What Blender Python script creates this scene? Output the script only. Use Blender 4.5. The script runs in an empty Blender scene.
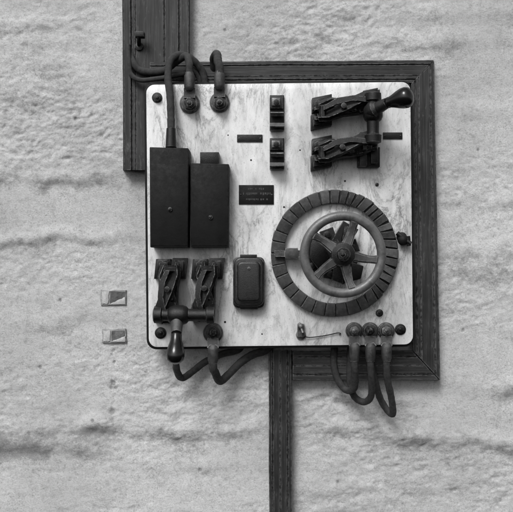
import bpy, bmesh, math, random
from mathutils import Vector, Matrix, noise
random.seed(4)
S=0.002; D=1.4; SL=0.070   # metres per pixel on the wall, camera distance, slab face depth
scene=bpy.context.scene
scene.view_settings.view_transform='Standard'; scene.view_settings.look='None'; scene.view_settings.exposure=0
def W(px,py,d=0.0):
    k=S*(D-d)/D
    return Vector(((px-256.5)*k,-d,(256-py)*k))
def K(d): return S*(D-d)/D
# ---------------------------------------------------------------- materials
def newmat(n):
    m=bpy.data.materials.new(n); m.use_nodes=True
    nt=m.node_tree; b=nt.nodes['Principled BSDF']; return m,nt,b
def N(nt,t,**k):
    n=nt.nodes.new(t)
    for a,v in k.items(): setattr(n,a,v)
    return n
def ramp(nt,fac,stops):
    r=N(nt,'ShaderNodeValToRGB'); e=r.color_ramp.elements
    while len(e)<len(stops): e.new(0.5)
    for i,(p,c) in enumerate(stops): e[i].position=p; e[i].color=(c,c,c,1)
    nt.links.new(fac,r.inputs[0]); return r
def noise_n(nt,vec,scale,detail=6,rough=.6,dist=0):
    n=N(nt,'ShaderNodeTexNoise'); n.inputs['Scale'].default_value=scale; n.inputs['Detail'].default_value=detail
    n.inputs['Roughness'].default_value=rough; n.inputs['Distortion'].default_value=dist
    nt.links.new(vec,n.inputs['Vector']); return n
def mixc(nt,a,b,fac,mode='MIX'):
    m=N(nt,'ShaderNodeMix',data_type='RGBA',blend_type=mode)
    if isinstance(fac,(int,float)): m.inputs[0].default_value=fac
    else: nt.links.new(fac,m.inputs[0])
    for s,v in ((6,a),(7,b)):
        if isinstance(v,(int,float)): m.inputs[s].default_value=(v,v,v,1)
        else: nt.links.new(v,m.inputs[s])
    return m.outputs[2]
def math_n(nt,op,a,b=None,clamp=False):
    m=N(nt,'ShaderNodeMath',operation=op); m.use_clamp=clamp
    for i,v in enumerate((a,b)):
        if v is None: continue
        if isinstance(v,(int,float)): m.inputs[i].default_value=v
        else: nt.links.new(v,m.inputs[i])
    return m.outputs[0]
def bump(nt,b,h,st,dist,prev=None,inv=False):
    n=N(nt,'ShaderNodeBump'); n.inputs['Strength'].default_value=st; n.inputs['Distance'].default_value=dist; n.invert=inv
    nt.links.new(h,n.inputs['Height'])
    if prev: nt.links.new(prev,n.inputs['Normal'])
    nt.links.new(n.outputs[0],b.inputs['Normal']); return n.outputs[0]
def objpos(nt):
    g=N(nt,'ShaderNodeNewGeometry'); return g.outputs['Position']
def mapped(nt,vec,scale=(1,1,1),rot=(0,0,0)):
    m=N(nt,'ShaderNodeMapping'); m.inputs['Scale'].default_value=scale; m.inputs['Rotation'].default_value=rot
    nt.links.new(vec,m.inputs['Vector']); return m.outputs[0]
def edgewear(nt,col,wear,amt=.85,rad=.0015):
    bv=N(nt,'ShaderNodeBevel'); bv.samples=3; bv.inputs['Radius'].default_value=rad
    g=N(nt,'ShaderNodeNewGeometry'); dp=N(nt,'ShaderNodeVectorMath',operation='DOT_PRODUCT')
    nt.links.new(bv.outputs[0],dp.inputs[0]); nt.links.new(g.outputs['Normal'],dp.inputs[1])
    e=math_n(nt,'SUBTRACT',1,dp.outputs['Value']); e=math_n(nt,'MULTIPLY',e,5)
    n=noise_n(nt,g.outputs['Position'],130,4,.7); r=ramp(nt,n.outputs[0],[(.46,0),(.58,1)])
    f=math_n(nt,'MULTIPLY',e,r.outputs[0],True); f=math_n(nt,'MULTIPLY',f,amt,True)
    return mixc(nt,col,wear,f)
def grime(name,lo,hi,rough=.5,metal=0,scale=60,bs=.3,bd=.001,dust=None,wear=None,spec=.5,spots=.4):
    m,nt,b=newmat(name); p=objpos(nt)
    n=noise_n(nt,p,scale,5,.65); r=ramp(nt,n.outputs[0],[(.3,lo),(.7,hi)])
    col=r.outputs[0]
    if dust is not None:
        g=N(nt,'ShaderNodeNewGeometry'); sx=N(nt,'ShaderNodeSeparateXYZ'); nt.links.new(g.outputs['Normal'],sx.inputs[0])
        n3=noise_n(nt,p,scale*3,4,.7); f=math_n(nt,'MULTIPLY',sx.outputs[2],n3.outputs[0],True)
        col=mixc(nt,col,dust,f)
        n7=noise_n(nt,p,scale*1.6,7,.8); r7=ramp(nt,n7.outputs[0],[(.57,0),(.70,spots)])
        col=mixc(nt,col,dust,r7.outputs[0])
    if wear is not None: col=edgewear(nt,col,wear)
    nt.links.new(col,b.inputs['Base Color'])
    b.inputs['Metallic'].default_value=metal; b.inputs['Specular IOR Level'].default_value=spec
    rr=N(nt,'ShaderNodeMapRange'); rr.inputs[3].default_value=max(0.05,rough-.25); rr.inputs[4].default_value=min(1,rough+.3)
    n2=noise_n(nt,p,scale*2.3,4,.75); nt.links.new(n2.outputs[0],rr.inputs[0]); nt.links.new(rr.outputs[0],b.inputs['Roughness'])
    n4=noise_n(nt,p,scale*7,4,.7); bump(nt,b,n4.outputs[0],bs,bd)
    return m
M_black=grime('black_enamel',.0022,.0065,.62,0,45,.35,.0008,.018,.05,.2,.3)
M_mould=grime('bakelite_case',.003,.009,.34,0,60,.35,.0008,.03,.18,.5,.3)
M_iron=grime('dark_iron',.002,.010,.40,.4,100,.5,.0010,.038,.20,.45)
M_blade=grime('blackened_blade',.002,.011,.30,.5,130,.6,.0012,.06,.42,.5)
M_bronze=grime('dull_brass',.03,.16,.36,.55,130,.5,.001,.24,.5)
M_lug=grime('painted_lug',.018,.07,.36,.35,110,.6,.0012,.16,.45)
M_link=grime('tarnished_link',.006,.030,.33,.5,120,.6,.0012,.09,.45)
M_bake=grime('black_bakelite',.003,.006,.10,0,50,.05,.0003)
M_cable=grime('cloth_cable',.010,.042,.62,0,170,.8,.0016,.09,None,.35)
M_contact=[grime('contact_metal_%s'%c,a,b_,.5,.25,120,.7,.0014,.13,.30,.4) for c,a,b_ in (('dark',.010,.035),('mid',.025,.06),('pale',.045,.11))]
M_ring=grime('slate_ring',.012,.035,.7,0,80,.5,.001,.10,None,.3)
M_wheel=grime('aged_wheel_rim',.05,.12,.32,.1,80,.4,.0008,.22,.30)
M_spoke=grime('aged_wheel_spoke',.016,.055,.38,.1,80,.4,.0008,.12,.28)
M_pale=grime('pale_plug',.38,.72,.85,0,90,.9,.003)
M_sock=grime('plug_socket',.22,.48,.95,0,110,.9,.003)
M_shade=grime('dark_plug_metal',.04,.16,.6,.3,70,.7,.002)
M_dark=grime('dark_gap',.01,.03,.9,0,90,.3,.001)
M_mark=grime('plate_marks',.018,.05,.5,.2,200,.2,.0004)
def woodmat(name,vertical,lo=.007,hi=.034):
    m,nt,b=newmat(name); p=objpos(nt)
    sc=(1,1,.03) if vertical else (.03,1,1)
    v=mapped(nt,p,sc)
    n=noise_n(nt,v,260,6,.7,.2); r=ramp(nt,n.outputs[0],[(.36,lo),(.5,(lo+hi)*.42),(.62,hi*.9),(.75,hi*1.4)])
    n2=noise_n(nt,p,9,5,.65); r2=ramp(nt,n2.outputs[0],[(.35,.55),(.7,1.6)])
    c=mixc(nt,r.outputs[0],r2.outputs[0],1,'MULTIPLY')
    n3=noise_n(nt,mapped(nt,p,(1,1,.3) if vertical else (.3,1,1)),90,8,.8); r3=ramp(nt,n3.outputs[0],[(.56,0),(.70,.6)])
    c=mixc(nt,c,.11,r3.outputs[0])
    c=edgewear(nt,c,.22,.9,.002)
    nt.links.new(c,b.inputs['Base Color']); b.inputs['Roughness'].default_value=.62; b.inputs['Specular IOR Level'].default_value=.35
    bump(nt,b,n.outputs[0],.5,.0014)
    return m
M_woodv=woodmat('weathered_wood_upright',True); M_woodh=woodmat('weathered_wood_level',False)
# marble
M_marble,nt,b=newmat('veined_marble'); p=objpos(nt)
v=mapped(nt,p,(1,1,.34),(0,math.radians(35),0))
n1=noise_n(nt,v,9,7,.66,.9); r1=ramp(nt,n1.outputs[0],[(.30,.42),(.43,.58),(.53,.70),(.7,.77)])
n2=noise_n(nt,v,13,9,.7,1.1)
a2=math_n(nt,'ABSOLUTE',math_n(nt,'SUBTRACT',n2.outputs[0],.5))
rv=ramp(nt,a2,[(0,.36),(.007,.60),(.02,.86),(.06,1)])
nm=noise_n(nt,p,6,4,.6); rm=ramp(nt,nm.outputs[0],[(.40,.15),(.55,1)])
c=mixc(nt,r1.outputs[0],mixc(nt,1.0,rv.outputs[0],rm.outputs[0]),1,'MULTIPLY')
n3=noise_n(nt,mapped(nt,p,(1,1,.42),(0,math.radians(30),0)),60,9,.8,.4); r3=ramp(nt,n3.outputs[0],[(.36,.60),(.45,.93),(.6,1.04)])
c=mixc(nt,c,r3.outputs[0],.8,'MULTIPLY')
n5=noise_n(nt,p,330,3,.6); r5=ramp(nt,n5.outputs[0],[(.32,.4),(.38,1)])
c=mixc(nt,c,r5.outputs[0],.7,'MULTIPLY')
n6=noise_n(nt,mapped(nt,p,(1,1,.25)),30,8,.78,.2); r6=ramp(nt,n6.outputs[0],[(.54,1),(.66,.6)])
c=mixc(nt,c,r6.outputs[0],.8,'MULTIPLY')
nt.links.new(c,b.inputs['Base Color']); b.inputs['Roughness'].default_value=.45
bump(nt,b,n3.outputs[0],.12,.001)
# plaster
M_plaster,nt,b=newmat('rough_plaster'); p=objpos(nt)
at=N(nt,'ShaderNodeAttribute'); at.attribute_name='dirt_shade'  # mask of dirt plus shade painted under ledges and in hollows
n1=noise_n(nt,p,3.2,6,.6,.2); r1=ramp(nt,n1.outputs[0],[(.3,.54),(.5,.66),(.68,.74)])
n2=noise_n(nt,mapped(nt,p,(1,1,1.4)),19,10,.82,.2); r2=ramp(nt,n2.outputs[0],[(.36,.70),(.46,.94),(.6,1.0),(.72,1.12)])
c=mixc(nt,r1.outputs[0],r2.outputs[0],.9,'MULTIPLY')
n6=noise_n(nt,p,300,5,.85); grain=ramp(nt,n6.outputs[0],[(.34,.38),(.43,.9),(.54,1.0),(.66,1.2)])  # dark speckle also puts relief shading contrast into the colour
nz=noise_n(nt,p,7,7,.7); zone=ramp(nt,nz.outputs[0],[(.42,.45),(.60,1)])
c=mixc(nt,c,grain.outputs[0],zone.outputs[0],'MULTIPLY')
n8=noise_n(nt,p,95,7,.85); mott=ramp(nt,n8.outputs[0],[(.35,.66),(.46,.98),(.62,1.08)])
c=mixc(nt,c,mott.outputs[0],.85,'MULTIPLY')
nk=noise_n(nt,mapped(nt,p,(1,1,1.3)),60,10,.92,.0)
k=math_n(nt,'SUBTRACT',math_n(nt,'ADD',math_n(nt,'MULTIPLY',at.outputs['Fac'],.34),nk.outputs[0]),.575)
k=math_n(nt,'MULTIPLY',k,6,True); k=math_n(nt,'MULTIPLY',k,.62)
c=mixc(nt,c,.16,k)
nt.links.new(c,b.inputs['Base Color']); b.inputs['Roughness'].default_value=.95; b.inputs['Specular IOR Level'].default_value=.2
pr=bump(nt,b,n8.outputs[0],.75,.005); bump(nt,b,n6.outputs[0],.8,.0018,pr)
# ---------------------------------------------------------------- mesh helpers
def frame(ax):
    ax=ax.normalized(); t=Vector((0,1,0)) if abs(ax.y)<.9 else Vector((1,0,0))
    u=ax.cross(t).normalized(); return u,ax.cross(u).normalized()
class B:
    def __init__(s): s.bm=bmesh.new()
    def prism(s,pts,d0,d1,bev=0.0006,taper=1.0,seg=2,ref=None):
        f=[W(x,y,d1) for x,y in pts]; cen=sum(f,Vector())/len(f)
        tmp=bmesh.new()
        fv=[tmp.verts.new(c) for c in f]
        bv=[]
        for c in f:
            q=cen+(c-cen)*taper; bv.append(tmp.verts.new(Vector((q.x,-d0,q.z))))
        n=len(f); tmp.faces.new(fv); tmp.faces.new(bv[::-1])
        for i in range(n): tmp.faces.new((fv[i],bv[i],bv[(i+1)%n],fv[(i+1)%n]))
        bmesh.ops.recalc_face_normals(tmp,faces=tmp.faces)
        if bev>0:
            ed=[e for e in tmp.edges if not all(abs(v.co.y+d0)<1e-6 for v in e.verts)] if n<10 else [e for e in tmp.edges if all(abs(v.co.y+d1)<1e-6 for v in e.verts)]
            bmesh.ops.bevel(tmp,geom=ed,offset=bev,segments=seg,affect='EDGES',profile=.5)
        s.merge(tmp); return s
    def merge(s,tmp):
        me=bpy.data.meshes.new('t'); tmp.to_mesh(me); tmp.free(); s.bm.from_mesh(me); bpy.data.meshes.remove(me)
    def box(s,x0,y0,x1,y1,d0,d1,bev=.0006,rot=0,taper=1.0):
        cx,cy=(x0+x1)/2,(y0+y1)/2; a=math.radians(rot)
        pts=[]
        for x,y in ((x0,y0),(x1,y0),(x1,y1),(x0,y1)):
            dx,dy=x-cx,y-cy; pts.append((cx+dx*math.cos(a)-dy*math.sin(a),cy+dx*math.sin(a)+dy*math.cos(a)))
        return s.prism(pts,d0,d1,bev,taper)
    def lathe(s,p0,ax,prof,seg=28):
        ax=ax.normalized(); u,v=frame(ax); rings=[]
        for h,r in prof:
            c=p0+ax*h
            rings.append([s.bm.verts.new(c+(u*math.cos(6.28318530718*i/seg)+v*math.sin(6.28318530718*i/seg))*max(r,1e-5)) for i in range(seg)])
        fs=[]
        for a,b_ in zip(rings,rings[1:]):
            for i in range(seg): fs.append(s.bm.faces.new((a[i],a[(i+1)%seg],b_[(i+1)%seg],b_[i])))
        fs.append(s.bm.faces.new(rings[0][::-1])); fs.append(s.bm.faces.new(rings[-1]))
        bmesh.ops.recalc_face_normals(s.bm,faces=fs); return s
    def disc(s,px,py,r,d0,d1,bev=.0008,seg=32):
        k=K(d1); p=W(px,py,d1); p.y=-d0; h=d1-d0; R=r*k
        return s.lathe(p,Vector((0,-1,0)),[(0,R),(h-bev,R),(h-bev*.3,R-bev*.3),(h,R-bev)],seg)
    def dome(s,px,py,r,d0,h,seg=24):
        k=K(d0+h); p=W(px,py,d0+h); p.y=-d0; R=r*k
        return s.lathe(p,Vector((0,-1,0)),[(h*math.sin(a),R*math.cos(a)) for a in [i*math.pi/2/7 for i in range(8)]],seg)
    def rod(s,p0,p1,r0,r1=None,seg=20):
        r1=r0 if r1 is None else r1; L=(p1-p0).length; e=min(r0,r1,L)*.15
        return s.lathe(p0,p1-p0,[(0,r0-e),(e,r0),(L-e,r1),(L,r1-e)],seg)
    def tube(s,pts,r,seg=14,sub=10,wob=0):
        P=[pts[0]+(pts[0]-pts[1])]+list(pts)+[pts[-1]+(pts[-1]-pts[-2])]; C=[]
        for i in range(1,len(P)-2):
            a,b_,c_,d_=P[i-1:i+3]
            for j in range(sub):
                t=j/sub; C.append(.5*((2*b_)+(c_-a)*t+(2*a-5*b_+4*c_-d_)*t*t+(3*b_-a-3*c_+d_)*t**3))
        C.append(P[-2]); up=None; rings=[]
        for i,c in enumerate(C):
            tg=(C[min(i+1,len(C)-1)]-C[max(i-1,0)]).normalized()
            if up is None: up=frame(tg)[0]
            up=(up-tg*up.dot(tg)).normalized(); w=tg.cross(up)
            rr=(r[0]+(r[1]-r[0])*i/(len(C)-1)) if isinstance(r,tuple) else r
            rr*=1+wob*noise.noise(c*180)
            rings.append([s.bm.verts.new(c+(up*math.cos(6.283185*k/seg)+w*math.sin(6.283185*k/seg))*rr) for k in range(seg)])
        fs=[]
        for a,b_ in zip(rings,rings[1:]):
            for k in range(seg): fs.append(s.bm.faces.new((a[k],a[(k+1)%seg],b_[(k+1)%seg],b_[k])))
        fs.append(s.bm.faces.new(rings[0][::-1])); fs.append(s.bm.faces.new(rings[-1]))
        bmesh.ops.recalc_face_normals(s.bm,faces=fs); return s
    def torus(s,c,R,r,nr=96,seg=18,sq=1.0):
        rings=[]
        for i in range(nr):
            a=6.28318530718*i/nr; o=Vector((math.cos(a),0,math.sin(a)))
            rings.append([s.bm.verts.new(c+o*(R+r*math.cos(6.28318530718*k/seg))+Vector((0,-1,0))*r*sq*math.sin(6.28318530718*k/seg)) for k in range(seg)])
        fs=[]
        for i in range(nr):
            a,b_=rings[i],rings[(i+1)%nr]
            for k in range(seg): fs.append(s.bm.faces.new((a[k],a[(k+1)%seg],b_[(k+1)%seg],b_[k])))
        bmesh.ops.recalc_face_normals(s.bm,faces=fs); return s
    def arc(s,c,R0,R1,a0,a1,dbase,h,n=6,sk=0):
        secs=[]; Rm=(R0+R1)/2; hw=(R1-R0)/2
        sec=[(1,0),(1,.80),(.93,.96),(.84,1.0),(-.84,1.0),(-.93,.96),(-1,.80),(-1,0)]; m=len(sec)
        e=(a1-a0)*.06
        stops=sorted([(a0,.93),(a0+e,1.0)]+[(a0+(a1-a0)*i/n,1.0) for i in range(1,n)]+[(a1-e,1.0),(a1,.93)])
        for a,sc in stops:
            row=[]
            for cx,cy in sec:
                r=Rm+hw*cx*(.9+.1*sc); dd=dbase+h*cy*sc; aa=a+sk*(cx*.5)
                row.append(s.bm.verts.new(W(c[0]+r*math.cos(aa),c[1]+r*math.sin(aa),dd)))
            secs.append(row)
        fs=[]
        for a_,b_ in zip(secs,secs[1:]):
            for k in range(m): fs.append(s.bm.faces.new((a_[k],a_[(k+1)%m],b_[(k+1)%m],b_[k])))
        fs.append(s.bm.faces.new(secs[0][::-1])); fs.append(s.bm.faces.new(secs[-1]))
        bmesh.ops.recalc_face_normals(s.bm,faces=fs); return s
    def plate(s,pts,w,t):
        fs=[];rings=[]
        for i,p in enumerate(pts):
            tg=(pts[min(i+1,len(pts)-1)]-pts[max(i-1,0)]).normalized()
            wv=w[i] if isinstance(w,list) else w
            n=tg.cross(wv).normalized()*t/2
            rings.append([s.bm.verts.new(p+x) for x in (wv/2+n,-wv/2+n,-wv/2-n,wv/2-n)])
        for a,b_ in zip(rings,rings[1:]):
            for k in range(4): fs.append(s.bm.faces.new((a[k],a[(k+1)%4],b_[(k+1)%4],b_[k])))
        fs.append(s.bm.faces.new(rings[0][::-1])); fs.append(s.bm.faces.new(rings[-1]))
        bmesh.ops.recalc_face_normals(s.bm,faces=fs); return s
    def obj(s,name,mat,parent=None,label=None,category=None,group=None,org=None):
        me=bpy.data.meshes.new(name)
        if parent is not None:
            o=Vector(parent['_o'])
        else:
            if org is None:
                cs=[v.co for v in s.bm.verts]; org=sum(cs,Vector())/len(cs)
            o=org
        bmesh.ops.translate(s.bm,verts=s.bm.verts,vec=-o)
        s.bm.to_mesh(me); s.bm.free(); me.materials.append(mat)
        me.shade_smooth(); me.set_sharp_from_angle(angle=math.radians(35))
        ob=bpy.data.objects.new(name,me); scene.collection.objects.link(ob)
        ob['_o']=list(o)
        if parent is not None: ob.parent=parent
        else: ob.location=o
        if label: ob['label']=label
        if category: ob['category']=category
        if group: ob['group']=group
        return ob
def thing(name,loc,label,category,group=None):
    ob=bpy.data.objects.new(name,None); ob.empty_display_size=.02; scene.collection.objects.link(ob)
    ob.location=loc; ob['_o']=list(loc); ob['label']=label; ob['category']=category
    if group: ob['group']=group
    return ob
def rrect(x0,y0,x1,y1,r,n=7):
    pts=[]
    for cx,cy,a0 in ((x1-r,y0+r,-90),(x1-r,y1-r,0),(x0+r,y1-r,90),(x0+r,y0+r,180)):
        for i in range(n): 
            a=math.radians(a0+90*i/(n-1)); pts.append((cx+r*math.cos(a),cy+r*math.sin(a)))
    return pts
def skew(pts,a=-.6,c=(280,214)):
    a=math.radians(a); return [(c[0]+(x-c[0])*math.cos(a)-(y-c[1])*math.sin(a),c[1]+(x-c[0])*math.sin(a)+(y-c[1])*math.cos(a)) for x,y in pts]
# ---------------------------------------------------------------- wall
NX=NZ=600; ext=.74
ledges=[ # px x-range, y, amplitude, halfwidth px
 (-80,118,182,1.0,7),(-80,60,36,.9,7),(30,145,240,1.0,6),(-80,60,246,.7,6),(440,600,205,.6,7),(430,600,255,1.0,9),(440,600,283,.9,12),(440,600,395,.9,9),
 (-80,100,455,1.1,9),(-20,270,432,1.0,8),(290,400,436,.9,9),(380,600,446,1.0,8),(300,600,18,.5,9),(-80,90,100,.5,9),(440,600,120,.4,9),(-80,140,330,.4,10),(290,420,402,.7,6),(190,600,48,.4,8),(150,270,470,.5,8),(300,520,495,.45,8)]
chips=[(113,383,2.4),(111,388,1.8),(115.5,388,1.6),(112,411,2.6),(114,362,1.2),(114,350,1.4),(40,367,1.6),(75,118,1.4),(478,150,1.5),(463,330,1.8),(338,482,1.4),(200,470,1.5),(225,30,1.4),(60,300,1.5),(93,420,1.3)]
verts=[];dirt_shade=[]
for j in range(NZ+1):
    z=-ext+2*ext*j/NZ; py=256-z/S
    for i in range(NX+1):
        x=-ext+2*ext*i/NX; px=256.5+x/S
        rz=min(max(.55+1.6*noise.noise(Vector((x*3.1,11,z*6))),.15),1.3)   # rough and trowelled zones
        lump=noise.fractal(Vector((x*24,3,z*40)),.45,2.1,5)
        h=.0030*noise.fractal(Vector((x*2.6,0,z*6)),1.0,2.0,3)+.0023*rz*lump
        h-=.0016*rz*max(0,noise.noise(Vector((x*55,6,z*80)))-.18)*3
        dv=max(0,-lump-.25)*.5*rz  # hollows between lumps darkened, shade put into the colour
        for k,(xa,xb,yc,am,hw) in enumerate(ledges):
            if abs(py-yc)>hw*4+14 or px<xa-25 or px>xb+25: continue
            wx=noise.noise(Vector((x*4,k*7.3,0)))*10+noise.noise(Vector((x*17,k*3.1,2)))*6+noise.noise(Vector((x*60,k*3.1,5)))*3
            e=min(max((px-xa)/40+.5,0),1)*min(max((xb-px)/40+.5,0),1)
            if e<=0: continue
            t=(py-(yc+wx))/hw
            if abs(t)<4:
                m=am*e*(.35+1.1*max(0,noise.noise(Vector((x*14,k*2.2,5)))+.4))
                h+=.0042*m*math.exp(-(t+1.0)**2*1.1)-.0022*m*math.exp(-(t-.4)**2*1.8)
                dv+=m*(math.exp(-(t-.15)**2*1.1)*.26+math.exp(-(t-.4)**2*.28)*.24)  # shade below each ledge painted into the colour along with grime
        if 345<py<425:
            cx=113+3*noise.noise(Vector((z*30,0,9)))+1.5*noise.noise(Vector((z*120,0,4)))
            g=math.exp(-((px-cx)/1.6)**2)*max(0,noise.noise(Vector((0,z*40,1)))+.4); h-=.002*g; dv+=g*.6
        for cx,cy,r in chips:
            q=((px-cx)**2+(py-cy)**2)/(r*r)
            if q<9: g=math.exp(-q); h-=.003*g; dv+=g*1.2
        dv+=max(0,noise.fractal(Vector((x*6,8,z*11)),.7,2.1,5)-.25)*.6
        verts.append((x,-h,z)); dirt_shade.append(min(dv,1.3))
faces=[(j*(NX+1)+i,j*(NX+1)+i+1,(j+1)*(NX+1)+i+1,(j+1)*(NX+1)+i) for j in range(NZ) for i in range(NX)]
nb=len(verts)
me=bpy.data.meshes.new('plaster_wall'); 
c4=[(-ext,.2,-ext),(ext,.2,-ext),(ext,.2,ext),(-ext,.2,ext)]
bl=[i for i in range(NX+1)]; tl=[NZ*(NX+1)+i for i in range(NX+1)]; le=[j*(NX+1) for j in range(NZ+1)]; ri=[j*(NX+1)+NX for j in range(NZ+1)]
faces+= [tuple(bl[::-1])+(nb,nb+1), tuple(tl)+(nb+2,nb+3), tuple(le)+(nb+3,nb), tuple(ri[::-1])+(nb+1,nb+2),(nb,nb+3,nb+2,nb+1)]
me.from_pydata(verts+c4,[],faces); me.update()
at=me.attributes.new('dirt_shade','FLOAT','POINT'); at.data.foreach_set('value',dirt_shade+[0]*4)
me.materials.append(M_plaster); me.shade_smooth(); me.set_sharp_from_angle(angle=math.radians(60))
wall=bpy.data.objects.new('plaster_wall',me); scene.collection.objects.link(wall)
wall['label']='rough weathered pale grey plaster wall with uneven stained ledges and painted-in shade'; wall['category']='wall'
# ---------------------------------------------------------------- wooden rails
def rail(name,mat,A0,A1,B0,B1,prof,parent=None,label=None,cat=None,nseg=90,seed=0):
    b_=B(); bm=b_.bm; rings=[]
    for i in range(nseg+1):
        f=i/nseg; row=[]
        for t,d in prof:
            ax=A0[0]+(A1[0]-A0[0])*f; ay=A0[1]+(A1[1]-A0[1])*f; bx=B0[0]+(B1[0]-B0[0])*f; by=B0[1]+(B1[1]-B0[1])*f
            x=ax+(bx-ax)*t; y=ay+(by-ay)*t; 
            wv=noise.noise(Vector((x*.02,y*.02,seed+t*.5)))*.35+noise.noise(Vector((x*.2,y*.2,seed+t*4)))*.12
            vert=abs(A1[1]-A0[1])>abs(A1[0]-A0[0])
            if 0<i<nseg: x,y=(x+wv,y) if vert else (x,y+wv)
            row.append(bm.verts.new(W(x,y,d+(.0004*noise.noise(Vector((x*.08,y*.08,t*6+seed))) if d>0 else 0))))
        rings.append(row)
    n=len(prof)
    for a,c_ in zip(rings,rings[1:]):
        for k in range(n): bm.faces.new((a[k],a[(k+1)%n],c_[(k+1)%n],c_[k]))
    bm.faces.new(rings[0][::-1]); bm.faces.new(rings[-1]); bmesh.ops.recalc_face_normals(bm,faces=bm.faces)
    return b_.obj(name,mat,parent,label,cat)
def P(h,g=()):
    pr=[(0,-.012),(0,h*.9),(.02,h)]
    for t,w,dep in g: pr+=[(t-w,h),(t-w*.6,h-dep),(t+w*.6,h-dep),(t+w,h)]
    return pr+[(.98,h),(1,h*.9),(1,-.012)]
fr=thing('wooden_frame',W(425,220,0),'dark weathered mitred timber frame fixed around the marble panel','wooden frame')
g1=((.17,.03,.005),(.33,.018,.003),(.82,.03,.004))
rail('top_rail',M_woodh,(150,84),(412.5,83),(150,62),(433.5,60),P(.034,g1),fr,seed=1)
rail('side_rail',M_woodv,(411,84),(412.5,349.5),(434,61),(440,379.5),P(.034,g1),fr,seed=2)
rail('bottom_rail',M_woodh,(293,351),(411.5,350.5),(293,380),(439,380.2),P(.034,((.2,.03,.005),(.5,.012,.002),(.8,.03,.004))),fr,seed=3)
rail('wiring_board',M_woodv,(122,-90),(123,170),(190,-90),(190,170),P(.030,((.13,.015,.006),(.19,.008,.003),(.62,.012,.004),(.84,.015,.006))),None,'wide dark weathered wiring board with grooves above the panel','board',seed=5)
rail('wiring_batten',M_woodv,(268.5,350),(269.5,600),(291.5,350),(292,600),P(.030,((.17,.03,.005),(.5,.02,.003),(.83,.03,.005))),None,'narrow dark grooved wiring batten running down below the panel','board',seed=6)
# ---------------------------------------------------------------- marble panel
panel=thing('marble_panel',W(280,214,SL),'grey veined marble switchboard slab with dark rim and rounded corners','electrical panel')
B().prism(skew(rrect(145.2,81.6,413.2,348.2,10)),.030,SL-.0035,.0015).obj('backing_rim',M_black,panel)
B().prism(skew(rrect(147.4,83.2,411.8,345.9,8.5)),.045,SL,.0012).obj('marble_slab',M_marble,panel)
B().prism([(175,100),(385,100),(385,330),(175,330)],.0,.031,0).obj('mounting_block',M_dark,panel)
def bolt(px,py,r,parent,mat=M_iron,d=SL,rot=0,name='bolt',h=.006):
    b_=B(); b_.disc(px,py,r,d-.001,d+.002)
    pts=[(px+r*.68*math.cos(math.radians(60*i+rot)),py+r*.68*math.sin(math.radians(60*i+rot))) for i in range(6)]
    b_.prism(pts,d+.001,d+.002+h,.0005); b_.dome(px,py,r*.34,d+.002+h,.003)
    return b_.obj(name,mat,parent)
for x,y,r in ((157,97.5,5.2),(160.5,333,5.8),(400.5,329.5,5.6),(379.5,313,3.8)):
    bolt(x,y,r,panel,rot=random.random()*60)
B().disc(377,184.5,1.9,SL-.001,SL+.0015,.0005,18).dome(377,184.5,1.4,SL+.0014,.001,14).obj('screw',M_iron,panel)
for x,y,r in ((284,207,1.0),(251,160,.9),(186,262,1.2),(345,181,1.0),(225,322,1.1),(262,334,.8),(228,135,.7),(300,150,.8)): 
    B().disc(x,y,r,SL-.002,SL+.0006,.0002,12).obj('screw',M_iron,panel)
# ---------------------------------------------------------------- cables with terminals
def cable(bx,by,dirn,path,r=4.0,lugtop=None,label='',seed=0,br=10):
    t=thing('electric_cable',W(bx,by,SL),label,'electric cable','cables bolted to the marble panel')
    d=SL
    b_=B(); b_.disc(bx,by,br,d-.001,d+.006,.0015); b_.disc(bx,by,br*.8,d+.0055,d+.014,.0012)
    b_.obj('terminal_base',M_lug,t)
    b_=B(); pts=[(bx+br*.60*math.cos(math.radians(60*i+seed*17)),by+br*.60*math.sin(math.radians(60*i+seed*17))) for i in range(6)]
    b_.prism(pts,d+.013,d+.023,.0008); b_.disc(bx,by,br*.3,d+.02,d+.030,.001,16); b_.dome(bx,by,br*.22,d+.0295,.002)
    b_.obj('nut',M_bronze if seed in(3,5) else M_blade,t)
    y1=by+dirn*8; y2=by+dirn*15; y3=by+dirn*34
    b_=B(); b_.plate([W(bx,by+dirn*5,d+.0165),W(bx,y1+dirn*2,d+.017),W(bx,y2,d+.020)],Vector((.021,0,0)),.005)
    b_.lathe(W(bx,y2-dirn*3,d+.020),W(bx,y3,d+.022)-W(bx,y2-dirn*3,d+.020),[(0,.006),(.004,.0095),(.008,.0102),(.028,.0100),(.031,.0085),(.034,.0082)],22)
    b_.obj('cable_lug',M_lug,t)
    B().tube([W(bx,y2,d+.020),W(bx,y3,d+.022)]+[W(*q) for q in path],r*K(.08),wob=.10).obj('cable',M_cable,t)
    return t
cable(189.5,103,-1,[(189,62,.088),(186,56,.075),(176,62,.055),(165,70,.045),(152,72,.042),(140,70,.038),(133,62,.035),(130,50,.02)],3.6,label='dark cloth cable with bolted lug looping onto the wiring board',seed=1)
cable(219.5,102,-1,[(218,62,.088),(217,54,.075),(214,58,.05),(214,66,.035),(214,75,.02)],4.2,label='short dark cable with bolted lug bending behind the panel',seed=2)
cable(354.5,331,1,[(355,374,.086),(354,388,.066),(346,390,.045),(338,380,.038),(334,366,.036),(334,352,.036),(336,340,.04)],3.5,label='dark cable looping down from bolted terminal below the panel',seed=3,br=8.6)
cable(370.5,331,1,[(371.5,380,.084),(371,396,.062),(364,402,.045),(354,396,.038),(350,380,.040),(350,362,.038),(351,340,.04)],3.5,label='dark cable hanging in a loop across the bottom timber rail',seed=4,br=8.6)
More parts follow.
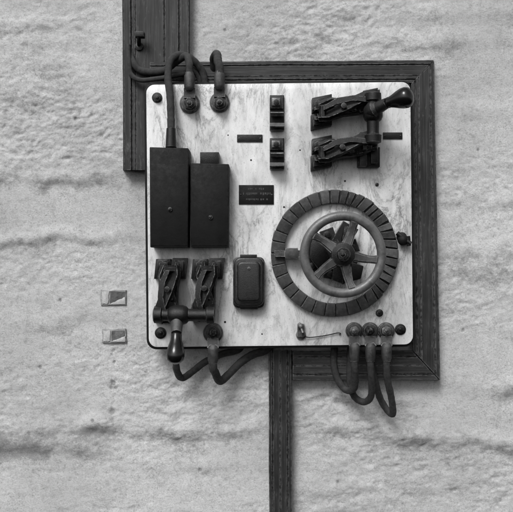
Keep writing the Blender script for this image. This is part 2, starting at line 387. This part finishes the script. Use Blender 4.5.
cable(386.5,331,1,[(387.5,380,.086),(391,396,.07),(393,413,.05),(388,411,.035),(380,398,.032),(375,380,.042),(371,362,.038),(370,340,.04)],3.5,label='longest dark cable hanging in a loop over bottom rail',seed=5,br=8.6)
cable(213,333,1,[(215,372,.076),(220,381,.055),(229,374,.036),(240,363,.028),(252,355,.026),(266,350,.026),(275,340,.03)],4.1,label='thick dark cable curving from bolted terminal behind the panel',seed=6,br=10)
B().tube([W(177,340,.085),W(176,360,.075),(W(177,371,.06)),W(182,378,.04),W(192,372,.03),W(205,362,.026),W(222,354,.024),W(238,350,.024),W(245,340,.03)],3.5*K(.06),wob=.10).obj('electric_cable',M_cable,None,'dark cable sagging below the lower knife switch','electric cable','cables bolted to the marble panel')
b_=B().tube([W(171,146,.10),W(171,120,.095),W(170,95,.088),W(168,78,.08),(W(170,62,.072)),W(178,55,.066),W(188,57,.055),W(197,64,.046),W(203,73,.04),W(205,86,.04)],3.7*K(.08),wob=.10)
t=thing('electric_cable',W(171,146,.1),'dark cable arching from the tall black box over panel edge','electric cable','cables bolted to the marble panel')
b_.obj('cable',M_cable,t)
B().rod(W(171,148,.10),W(171,128,.097),5.6*K(.1),4.6*K(.1)).obj('bushing',M_iron,t)
B().tube([W(128,45,.034),W(129,60,.040),W(131,74,.042),W(140,80,.045),W(155,79,.047),W(168,77,.050),W(182,74,.046),W(192,70,.040),W(199,78,.036),W(200,90,.04)],2.4*K(.05),wob=.08).obj('electric_cable',M_cable,None,'thin cloth cable drooping across the upper wiring board','electric cable','cables bolted to the marble panel')
# ---------------------------------------------------------------- black boxes
def blackbox(x0,y0,x1,y1,h,lab,tab=None):
    t=thing('resistor_box',W((x0+x1)/2,(y0+y1)/2,SL),lab,'electrical box','black boxes on the marble panel')
    d=SL
    B().prism([(x0,y0),(x1,y0+1),(x1-.6,y1),(x0+.6,y1)],d-.002,d+h,.0016,seg=2).obj('box_body',M_black,t)
    B().box(x0+1.5,y0+(17 if tab is None else 3),x1-1.5,y1-2,d+h-.002,d+h+.0009,.0004).obj('cover',M_black,t)
    B().disc((x0+x1)/2+1,(y0+y1)/2+12,2.2,d+h,d+h+.004,.0006,18).dome((x0+x1)/2+1,(y0+y1)/2+12,1.5,d+h+.0038,.0015).obj('screw',M_iron,t)
    if tab: B().box(*tab,d-.001,d+h*.6,.001).obj('terminal_tab',M_iron,t)
    return t
blackbox(149.5,147,188.5,247.5,.042,'tall black enamelled box with cable entering its top')
blackbox(190.2,163,229,247.5,.034,'shorter black enamelled box with metal tab on top',(200,152,219,165))
# ---------------------------------------------------------------- name plates
def plate(x0,y0,x1,y1,lab,mat=M_iron,rot=0,name='name_plate'):
    t=thing(name,W((x0+x1)/2,(y0+y1)/2,SL),lab,'metal plate')
    B().box(x0,y0,x1,y1,SL-.001,SL+.0022,.0005,rot).obj('plate',mat,t)
    for x in (x0+2,x1-2): B().dome(x,(y0+y1)/2,.9,SL+.002,.0012,12).obj('rivet',M_link,t)
    return t
plate(237,134.5,262.5,142,'small blank dark metal strip riveted to the marble',name='metal_strip')
plate(383,132.3,402.5,139,'small blank dark metal strip beside the knife switch',name='metal_strip')
npl=plate(238.8,185,273.8,204.3,'dark metal rating plate with faint worn lettering',M_black)
b_=B()
for row,(ya,xa,xb,hh) in enumerate(((188,248,265,1.8),(192.5,243,270,2.6),(198.5,246,268,1.8))):
    x=xa
    while x<xb:
        w=random.uniform(.7,1.6)
        if random.random()<.8: b_.box(x,ya,x+w,ya+hh*random.uniform(.7,1),SL+.002,SL+.0026,0)
        x+=w+random.uniform(.4,.9)
b_.obj('worn_lettering',M_mark,npl)
# ---------------------------------------------------------------- fuse clips
def clip(cx,cy,w,h,mat,lab):
    t=thing('fuse_clip',W(cx,cy,SL),lab,'fuse clip','fuse clips on the marble panel'); d=SL
    B().box(cx-w/2,cy-h/2,cx+w/2,cy+h/2,d-.001,d+.007,.0008).obj('clip_base',M_iron,t)
    B().box(cx-w*.5,cy-h*.5,cx+w*.42,cy-h*.12,d+.006,d+.016,.0008).obj('clamp',M_link,t)
    B().box(cx-w*.36,cy-h*.42,cx+w*.22,cy-h*.20,d+.015,d+.021,.0008).obj('clamp_cap',M_bronze,t)
    B().disc(cx-w*.05,cy-h*.31,w*.2,d+.020,d+.026,.0006,6).obj('nut',M_iron,t)
    for sy,ww in ((-1,.9),(1,1.0)):
        y=cy+sy*h*.13+h*.20
        pts=[W(cx,y,d+.006),W(cx,y+sy*.8,d+.018),W(cx,y-sy*.6,d+.027),W(cx,y+sy*2.6,d+.034)]
        B().plate(pts,Vector((w*ww*S*.93,0,0)),.0024).obj('spring_jaw',M_bronze,t)
    B().box(cx-w*.5,cy+h*.36,cx+w*.5,cy+h*.5,d+.005,d+.017,.0008).obj('clip_foot',M_link,t)
    return t
clip(277,112.5,14.5,35,M_bronze,'empty dull brass fuse clip bolted to the marble')
clip(277,153.5,14.5,31,M_bronze,'empty dull brass fuse clip bolted to the marble')
# ---------------------------------------------------------------- knife switches
def switch(o,ux,uy,poles,cross,handle,lab,hr=1.0):
    def L(u,v,d): return W(o[0]+u*ux[0]+v*uy[0],o[1]+u*ux[1]+v*uy[1],d)
    def pl(u,v): return (o[0]+u*ux[0]+v*uy[0],o[1]+u*ux[1]+v*uy[1])
    t=thing('knife_switch',L(25,20,SL),lab,'knife switch','knife switches on the marble panel'); d=SL
    U=(L(1,0,.1)-L(0,0,.1)).normalized(); V=(L(0,1,.1)-L(0,0,.1)).normalized(); Yv=Vector((0,-1,0))
    def ubox(b_,u0,v0,u1,v1,d0,d1,bev=.0008):
        b_.prism([pl(u0,v0),pl(u1,v0),pl(u1,v1),pl(u0,v1)],d0,d1,bev); return b_
    for (v,bl) in poles:
        b_=B(); ubox(b_,-9,v-16,11,v-1.2,d-.001,d+.016,.001); ubox(b_,-10,v+.5,11,v+15.5,d-.001,d+.014,.001)
        ubox(b_,-6,v-3,7,v+3,d-.001,d+.010,.001)
        ubox(b_,-8,v-14,3,v-4,d+.014,d+.026,.001); ubox(b_,-7,v+4,9,v+12,d+.012,d+.022,.001)
        b_.obj('hinge_block',M_iron,t)
        b_=B()
        for s_ in (-1,1):
            b_.plate([L(1,v+s_*4.6,d+.008),L(2,v+s_*4.6,d+.028),L(4,v+s_*5.2,d+.048)],U*.034,.006)
        b_.lathe(L(3,v-9,d+.038),V,[(0,.0045),(.001,.006),(.034,.006),(.035,.0045)],14)
        b_.disc(*pl(-3,v-9),3.8,d+.025,d+.033,.0008,6)
        b_.obj('hinge_jaw',M_blade,t)
        b_=B(); ubox(b_,bl-11,v-11,bl+9,v+9,d-.001,d+.011,.001)
        for s_ in (-1,1):
            b_.plate([L(bl,v+s_*4.6,d+.008),L(bl,v+s_*4.0,d+.026),L(bl-1,v+s_*6.6,d+.044)],U*.038,.0055)
        ubox(b_,bl-8,v-13,bl+7,v-5,d-.001,d+.026,.001)
        b_.obj('contact_jaw',M_blade,t)
        def strap(name,mat_,knots,th=.004,bev=.0006):
            b_=B(); pts=[];ws=[]
            for f,vv,hh,w,tw in knots:
                pts.append(L(-3+(bl+6)*f,v+vv,d+hh)); ws.append((Yv*math.cos(tw)+V*math.sin(tw))*w)
            b_.plate(pts,ws,th)
            bmesh.ops.bevel(b_.bm,geom=[e for e in b_.bm.edges if e.calc_face_angle(0)>.5],offset=bev,segments=1,affect='EDGES'); b_.obj(name,mat_,t)
        # two heavy flat bars crossing once, riveted
        strap('blade',M_blade,[(0,5.0,.042,.022,.5),(.20,4.5,.046,.024,.8),(.5,-1.0,.052,.024,1.15),(.8,-5.5,.052,.024,1.0),(1,-5.5,.050,.022,.5)],.0085)
        strap('blade',M_link,[(0,-6,.036,.020,-.5),(.22,-6.5,.040,.022,-1.0),(.5,-1.5,.043,.022,-1.15),(.78,4.0,.043,.024,-1.0),(1,4.5,.042,.020,-.4)],.008)
        strap('quick_break_link',M_blade,[(.10,-3,.056,.009,1.4),(.34,-7.5,.058,.012,1.45),(.62,-7.5,.062,.010,1.45),(.95,-2,.060,.010,1.4)],.004)
        strap('brace',M_iron,[(.12,7.0,.022,.016,1.3),(.45,4.5,.028,.018,1.2),(.9,7.0,.026,.016,1.3)],.008)
        strap('brace',M_iron,[(.12,-5.0,.020,.016,1.3),(.5,-4,.024,.024,1.4),(.9,-4.5,.024,.016,1.3)],.008)
        B().disc(*pl(bl*.46,v-2),3.0,d+.058,d+.066,.0008,8).obj('pivot_bolt',M_link,t)
        for f,dv in ((.10,-6.5),(.66,-7),(.90,-6.5)):
            B().lathe(L(-4+(bl+6)*f,v+dv,d+.047),V,[(0,.004),(.0015,.0064),(.022,.0064),(.024,.004)],6).obj('rivet',M_iron,t)
    u0,va,vb=cross
    b_=B(); p0=L(u0,va,d+.058); p1=L(u0,vb,d+.058)
    Lc=(p1-p0).length
    b_.lathe(p0,p1-p0,[(0,.010),(.002,.0150),(.015,.0155),(.017,.0115),(.022,.0110),(Lc*.24,.0115),(Lc*.27,.0155),(Lc*.34,.0180),(Lc*.48,.0180),(Lc*.54,.0155),(Lc*.57,.0115),(Lc-.022,.0110),(Lc-.017,.0115),(Lc-.015,.0155),(Lc-.002,.0150),(Lc,.010)],12)
    b_.obj('crossbar',M_iron,t)
    h0,h1,hb=handle
    A,C,E=W(*h0),W(*h1),W(*hb); b_=B()
    b_.lathe(A,C-A,[(-.014,.012),(-.004,.0165),(.004,.0165),(.009,.0115),((C-A).length,.0095)],24); b_.obj('ferrule',M_lug if hr<1.1 else M_link,t)
    b_=B(); ax=E-C; Lh=ax.length
    b_.lathe(C,ax,[(0,.0080),(Lh*.05,.0100),(Lh*.12,.0098),(Lh*.25,.0104*hr),(Lh*.42,.0134*hr),(Lh*.60,.0158*hr),(Lh*.75,.0162*hr),(Lh*.88,.0142*hr),(Lh*.96,.0095*hr),(Lh*.99,.005),(Lh,.001)],32)
    b_.obj('handle',M_bake,t)
    return t
ks=switch((321,112),(1,-.20),(0,1),[(0,50),(41,47)],(52,-9,42),((374,110,.135),(387,103,.155),(413,95.5,.182)),'upper blackened double-blade knife switch with shiny black handle',1.14)
B().box(358,147,380,167,SL-.001,SL+.014,.001).box(360,149,367,166,SL+.012,SL+.030,.001).box(371,149,378,163,SL+.012,SL+.028,.001).obj('contact_block',M_iron,ks)
switch((171,268),(-.10,1),(1,0),[(0,46),(37,44)],(47,-13,49),((177,318,.130),(176.5,333,.150),(175,364,.170)),'lower blackened double-blade knife switch with black handle hanging down')
# ---------------------------------------------------------------- rheostat
rc=(334.5,253.2); d=SL
rh=thing('rheostat',W(*rc,SL),'round dark rheostat with ring of worn contacts and handwheel','rheostat')
R0=50.0;R1=63.6
b_=B(); bm=b_.bm; rings=[]
for i in range(160):
    a=2*math.pi*i/160; row=[]
    for r,dd in ((R0+.5,d-.001),(R0+.5,d+.009),(R0+1.2,d+.010),(R1-1.2,d+.010),(R1-.5,d+.009),(R1-.5,d-.001)):
        row.append(bm.verts.new(W(rc[0]+r*math.cos(a),rc[1]+r*math.sin(a),dd)))
    rings.append(row)
for i in range(160):
    a_,c_=rings[i],rings[(i+1)%160]
    for k in range(6): bm.faces.new((a_[k],a_[(k+1)%6],c_[(k+1)%6],c_[k]))
bmesh.ops.recalc_face_normals(bm,faces=bm.faces)
b_.obj('base_ring',M_ring,rh)
a=-math.pi
while a<math.pi-.03:
    am=math.degrees(a)
    busy=-115<am<50
    w=random.uniform(.11,.19) if busy else random.uniform(.16,.22)
    if a+w>math.pi-.08: w=math.pi-a
    gap=random.uniform(.010,.022) if busy else random.uniform(.005,.010)
    j=random.uniform(-.6,.5) if busy else random.uniform(-.3,.3)
    m_=random.choice(M_contact) if busy else (M_contact[1] if random.random()<.7 else random.choice(M_contact))
    B().arc(rc,R0+j*.6,R1+j,a+gap,a+w-gap*.6,d-.001,.0155+(random.uniform(-.001,.0025) if busy else random.uniform(-.0004,.0004)),5,random.uniform(.0,.07) if busy else 0).obj('contact_segment',m_,rh)
    a+=w
sp=B()
sp.disc(rc[0]-1,rc[1],19,d-.001,d+.020,.002); sp.disc(rc[0],rc[1],12,d+.018,d+.050,.002)
for ang,ln,w in ((18,24,.026),(62,31,.030),(100,26,.026),(150,30,.032),(205,31,.036),(250,25,.026),(300,32,.032),(340,24,.024)):
    a=math.radians(ang); ca,sa=math.cos(a),math.sin(a)
    wv=Vector((sa,0,ca))*w
    sp.plate([W(rc[0]+6*ca,rc[1]+6*sa,d+.030),W(rc[0]+ln*ca,rc[1]+ln*sa,d+.028)],wv,.014)
    sp.disc(rc[0]+(ln-5)*ca,rc[1]+(ln-5)*sa,3.4,d+.034,d+.044,.001,6)
sp.obj('contact_spider',M_iron,rh)
B().prism([(311,238),(323,235),(329,262),(319,270),(310,258)],d+.02,d+.062,.002).obj('brush_holder',M_iron,rh)
B().prism([(352,262),(364,266),(361,279),(349,282)],d+.01,d+.055,.002).obj('brush_holder',M_iron,rh)
B().prism([(333,266),(344,268),(343,284),(332,280)],d+.01,d+.050,.002).obj('brush_holder',M_blade,rh)
B().prism([(345,226),(356,229),(352,243),(342,240)],d+.01,d+.055,.002).obj('brush_holder',M_blade,rh)
arm=B(); arm.plate([W(rc[0]-8,253.5,d+.026),W(rc[0]-34,253.5,d+.024),W(rc[0]-46,253.5,d+.022),W(rc[0]-60,253.5,d+.021)],Vector((0,0,.012)),.006)
arm.box(285,248,298,258.5,d+.012,d+.030,.001)
arm.obj('contact_arm',M_lug,rh)
wy=254.6
B().rod(W(rc[0],rc[1],d+.02),W(343,wy,.196),.012,.011).obj('shaft',M_iron,rh)
wd=.186; wc=W(343,wy,wd); kw=K(wd)
wh=B().torus(wc,38.6*kw,4.7*kw,112,18,.85).obj('handwheel',M_wheel,rh)
def sub(b_,name,mat): return b_.obj(name,mat,wh)
hb=B(); hb.lathe(wc+Vector((0,.020,0)),Vector((0,-1,0)),[(0,.016),(.005,.0215),(.022,.0215),(.026,.020),(.028,.012),(.033,.011)],32); sub(hb,'hub',M_iron)
hn=B(); pts=[(343+5.4*math.cos(math.radians(60*i+10)),wy+5.4*math.sin(math.radians(60*i+10))) for i in range(6)]
hn.prism(pts,wd+.008,wd+.019,.0006); hn.dome(343,wy,2.4,wd+.0185,.003); sub(hn,'nut',M_blade)
for ang in (-72,8,75,140,-148):
    a=math.radians(ang); ca,sa=math.cos(a),math.sin(a); pts=[];ws=[]; perp=Vector((sa,0,ca))
    for i in range(11):
        f=i/10; r=7+f*29.5; bend=.08*math.sin(f*math.pi); a2=a+bend*.6
        dd=wd+.002-.004*math.sin(f*math.pi)
        pts.append(W(343+r*math.cos(a2),wy+r*math.sin(a2),dd)); ws.append(perp*(.0195-.0085*f+.006*max(0,f-.75)*4))
    s_=B(); s_.plate(pts,ws,.010)
    bmesh.ops.bevel(s_.bm,geom=[e for e in s_.bm.edges if e.calc_face_angle(0)>.8],offset=.003,segments=3,affect='EDGES')
    sub(s_,'spoke',M_spoke)
# ---------------------------------------------------------------- relay box
rb=thing('relay_box',W(248.5,281,SL),'small black rounded relay box with worn edges','electrical box')
B().prism(rrect(233,257,264.5,308,5,5),d-.001,d+.016,.001).prism(rrect(233.8,257.6,263.8,306.6,7,5),d+.012,d+.026,.003,1,3).prism(rrect(237,261.5,260.5,302,5,5),d+.022,d+.033,.004,1,4).obj('box_body',M_mould,rb)
B().box(240,254.5,257,259,d+.01,d+.024,.001).obj('clamp_strip',M_iron,rb)
B().box(240,303.5,258,309.5,d,d+.020,.0015).obj('foot',M_iron,rb)
B().disc(249,268.5,1.7,d+.032,d+.0345,.0006,16).obj('screw',M_lug,rb)
# ---------------------------------------------------------------- side knob
kb=thing('clamp_knob',W(404,239,SL),'small dark clamp screw with wing nut at slab edge','clamp')
B().disc(402,237,5,d-.001,d+.006,.001).disc(405,241,3.5,d+.004,d+.014,.001).obj('clamp_base',M_iron,kb)
B().rod(W(397,233,d+.010),W(411,244,d+.016),.0045,.0042,14).obj('screw_shank',M_iron,kb)
B().dome(404,240,5.6,d+.012,.008).rod(W(408,236,d+.014),W(409,246,d+.014),.004).obj('wing_nut',M_black,kb)
# ---------------------------------------------------------------- small hook with loose wire
hk=thing('terminal_post',W(301,330,SL),'small brass terminal post with a loose thin wire','terminal')
B().disc(301,335,5,d-.001,d+.004,.001).box(297.5,324,304.5,337,d+.003,d+.010,.0012).obj('post',M_bronze,hk)
B().dome(301,327,3.4,d+.009,.006).rod(W(299,323,d+.006),W(303,333,d+.016),.0025).obj('screw',M_bronze,hk)
B().tube([W(303,336,d+.008),W(309,337.4,d+.005),W(318,336.6,d+.004),W(328,335,d+.004),W(337,333,d+.004),W(340.5,333.4,d+.003),W(339.5,335,d+.002)],.0009,8).obj('loose_wire',M_black,hk)
# ---------------------------------------------------------------- hook nail on board
hk=thing('iron_hook',W(139,40,.03),'small rusty iron hook driven into the wiring board','hook')
B().disc(139,46,4.2,.028,.034,.001).rod(W(139,46,.03),W(139,36,.056),.0042,.0036,14).obj('shank',M_iron,hk)
B().box(135,31,144,36.5,.046,.060,.0012).obj('hook_head',M_iron,hk)
# ---------------------------------------------------------------- plugs set in the wall
def rag(pts,n=4,amp=.5):
    out=[]
    for (x0,y0),(x1,y1) in zip(pts,pts[1:]+pts[:1]):
        for i in range(n):
            f=i/n; out.append((x0+(x1-x0)*f+random.uniform(-amp,amp),y0+(y1-y0)*f+random.uniform(-amp,amp)))
    return out
def plug(x0,y0,x1,y1,split,lab):
    t=thing('wall_plug',W((x0+x1)/2,(y0+y1)/2,0),lab,'wall plug','old fixing plugs set in the wall')
    B().prism(rag([(x0-.5,y0-.3),(x1+.3,y0-.5),(x1+.5,y1+.3),(x0-.3,y1+.6)],5,.6),-.02,.0040,.0008).obj('mortar_bed',M_sock,t)
    B().prism(rag([(split+.5,y0+1),(x1-1,y0+1.2),(x1-1,y1-1.5),(split+.3,y1-1)],4,.4),-.01,.0048,.0006).obj('metal_plate',M_shade,t)
    B().prism(rag([(x0+.8,y0+1.4),(split-.6,y0+1.2),(split-1.4,y1-1.0),(x0+1,y1-.8)],3,.4),-.01,.0060,.0010).obj('plug_block',M_pale,t)
    B().prism(rag([(split+5,y1-3.2),(x1-4,y0+8),(x1-.3,y0+6.5),(x1-.1,y1-.2),(split-1,y1-.2)],3,.4),-.01,.0062,.0010).obj('plaster_chip',M_pale,t)
plug(101,290.5,125.5,305,109.5,'pale broken fixing plug set in the plaster wall')
plug(102.5,329.5,125.5,342.5,111,'smaller pale fixing plug with dark gap in plaster wall')
for o in bpy.data.objects:
    if '_o' in o: del o['_o']
# ---------------------------------------------------------------- light, sky, camera
el=math.radians(43); az=math.radians(-22)
world=bpy.data.worlds.new('World'); scene.world=world; world.use_nodes=True; nt=world.node_tree
bg=nt.nodes['Background']; sky=nt.nodes.new('ShaderNodeTexSky'); sky.sky_type='NISHITA'; sky.sun_disc=False
sdir=Vector((math.sin(az)*math.cos(el),-math.cos(az)*math.cos(el),math.sin(el)))
sky.sun_elevation=el; sky.sun_rotation=math.atan2(sdir.x,sdir.y); sky.dust_density=3; sky.air_density=1
bw=nt.nodes.new('ShaderNodeRGBToBW'); nt.links.new(sky.outputs[0],bw.inputs[0]); nt.links.new(bw.outputs[0],bg.inputs[0]); bg.inputs[1].default_value=.14
sl=bpy.data.lights.new('sun','SUN'); sl.energy=2.6; sl.angle=math.radians(22); so=bpy.data.objects.new('sun',sl); scene.collection.objects.link(so)
so.rotation_euler=(-sdir).to_track_quat('-Z','Y').to_euler()
cam=bpy.data.cameras.new('camera'); co=bpy.data.objects.new('camera',cam); scene.collection.objects.link(co)
co.location=(0,-D,0); co.rotation_euler=(math.radians(90),0,0); cam.sensor_width=36; cam.sensor_fit='HORIZONTAL'; cam.lens=36*D/(513*S); cam.clip_end=50; cam.clip_start=.01
scene.camera=co
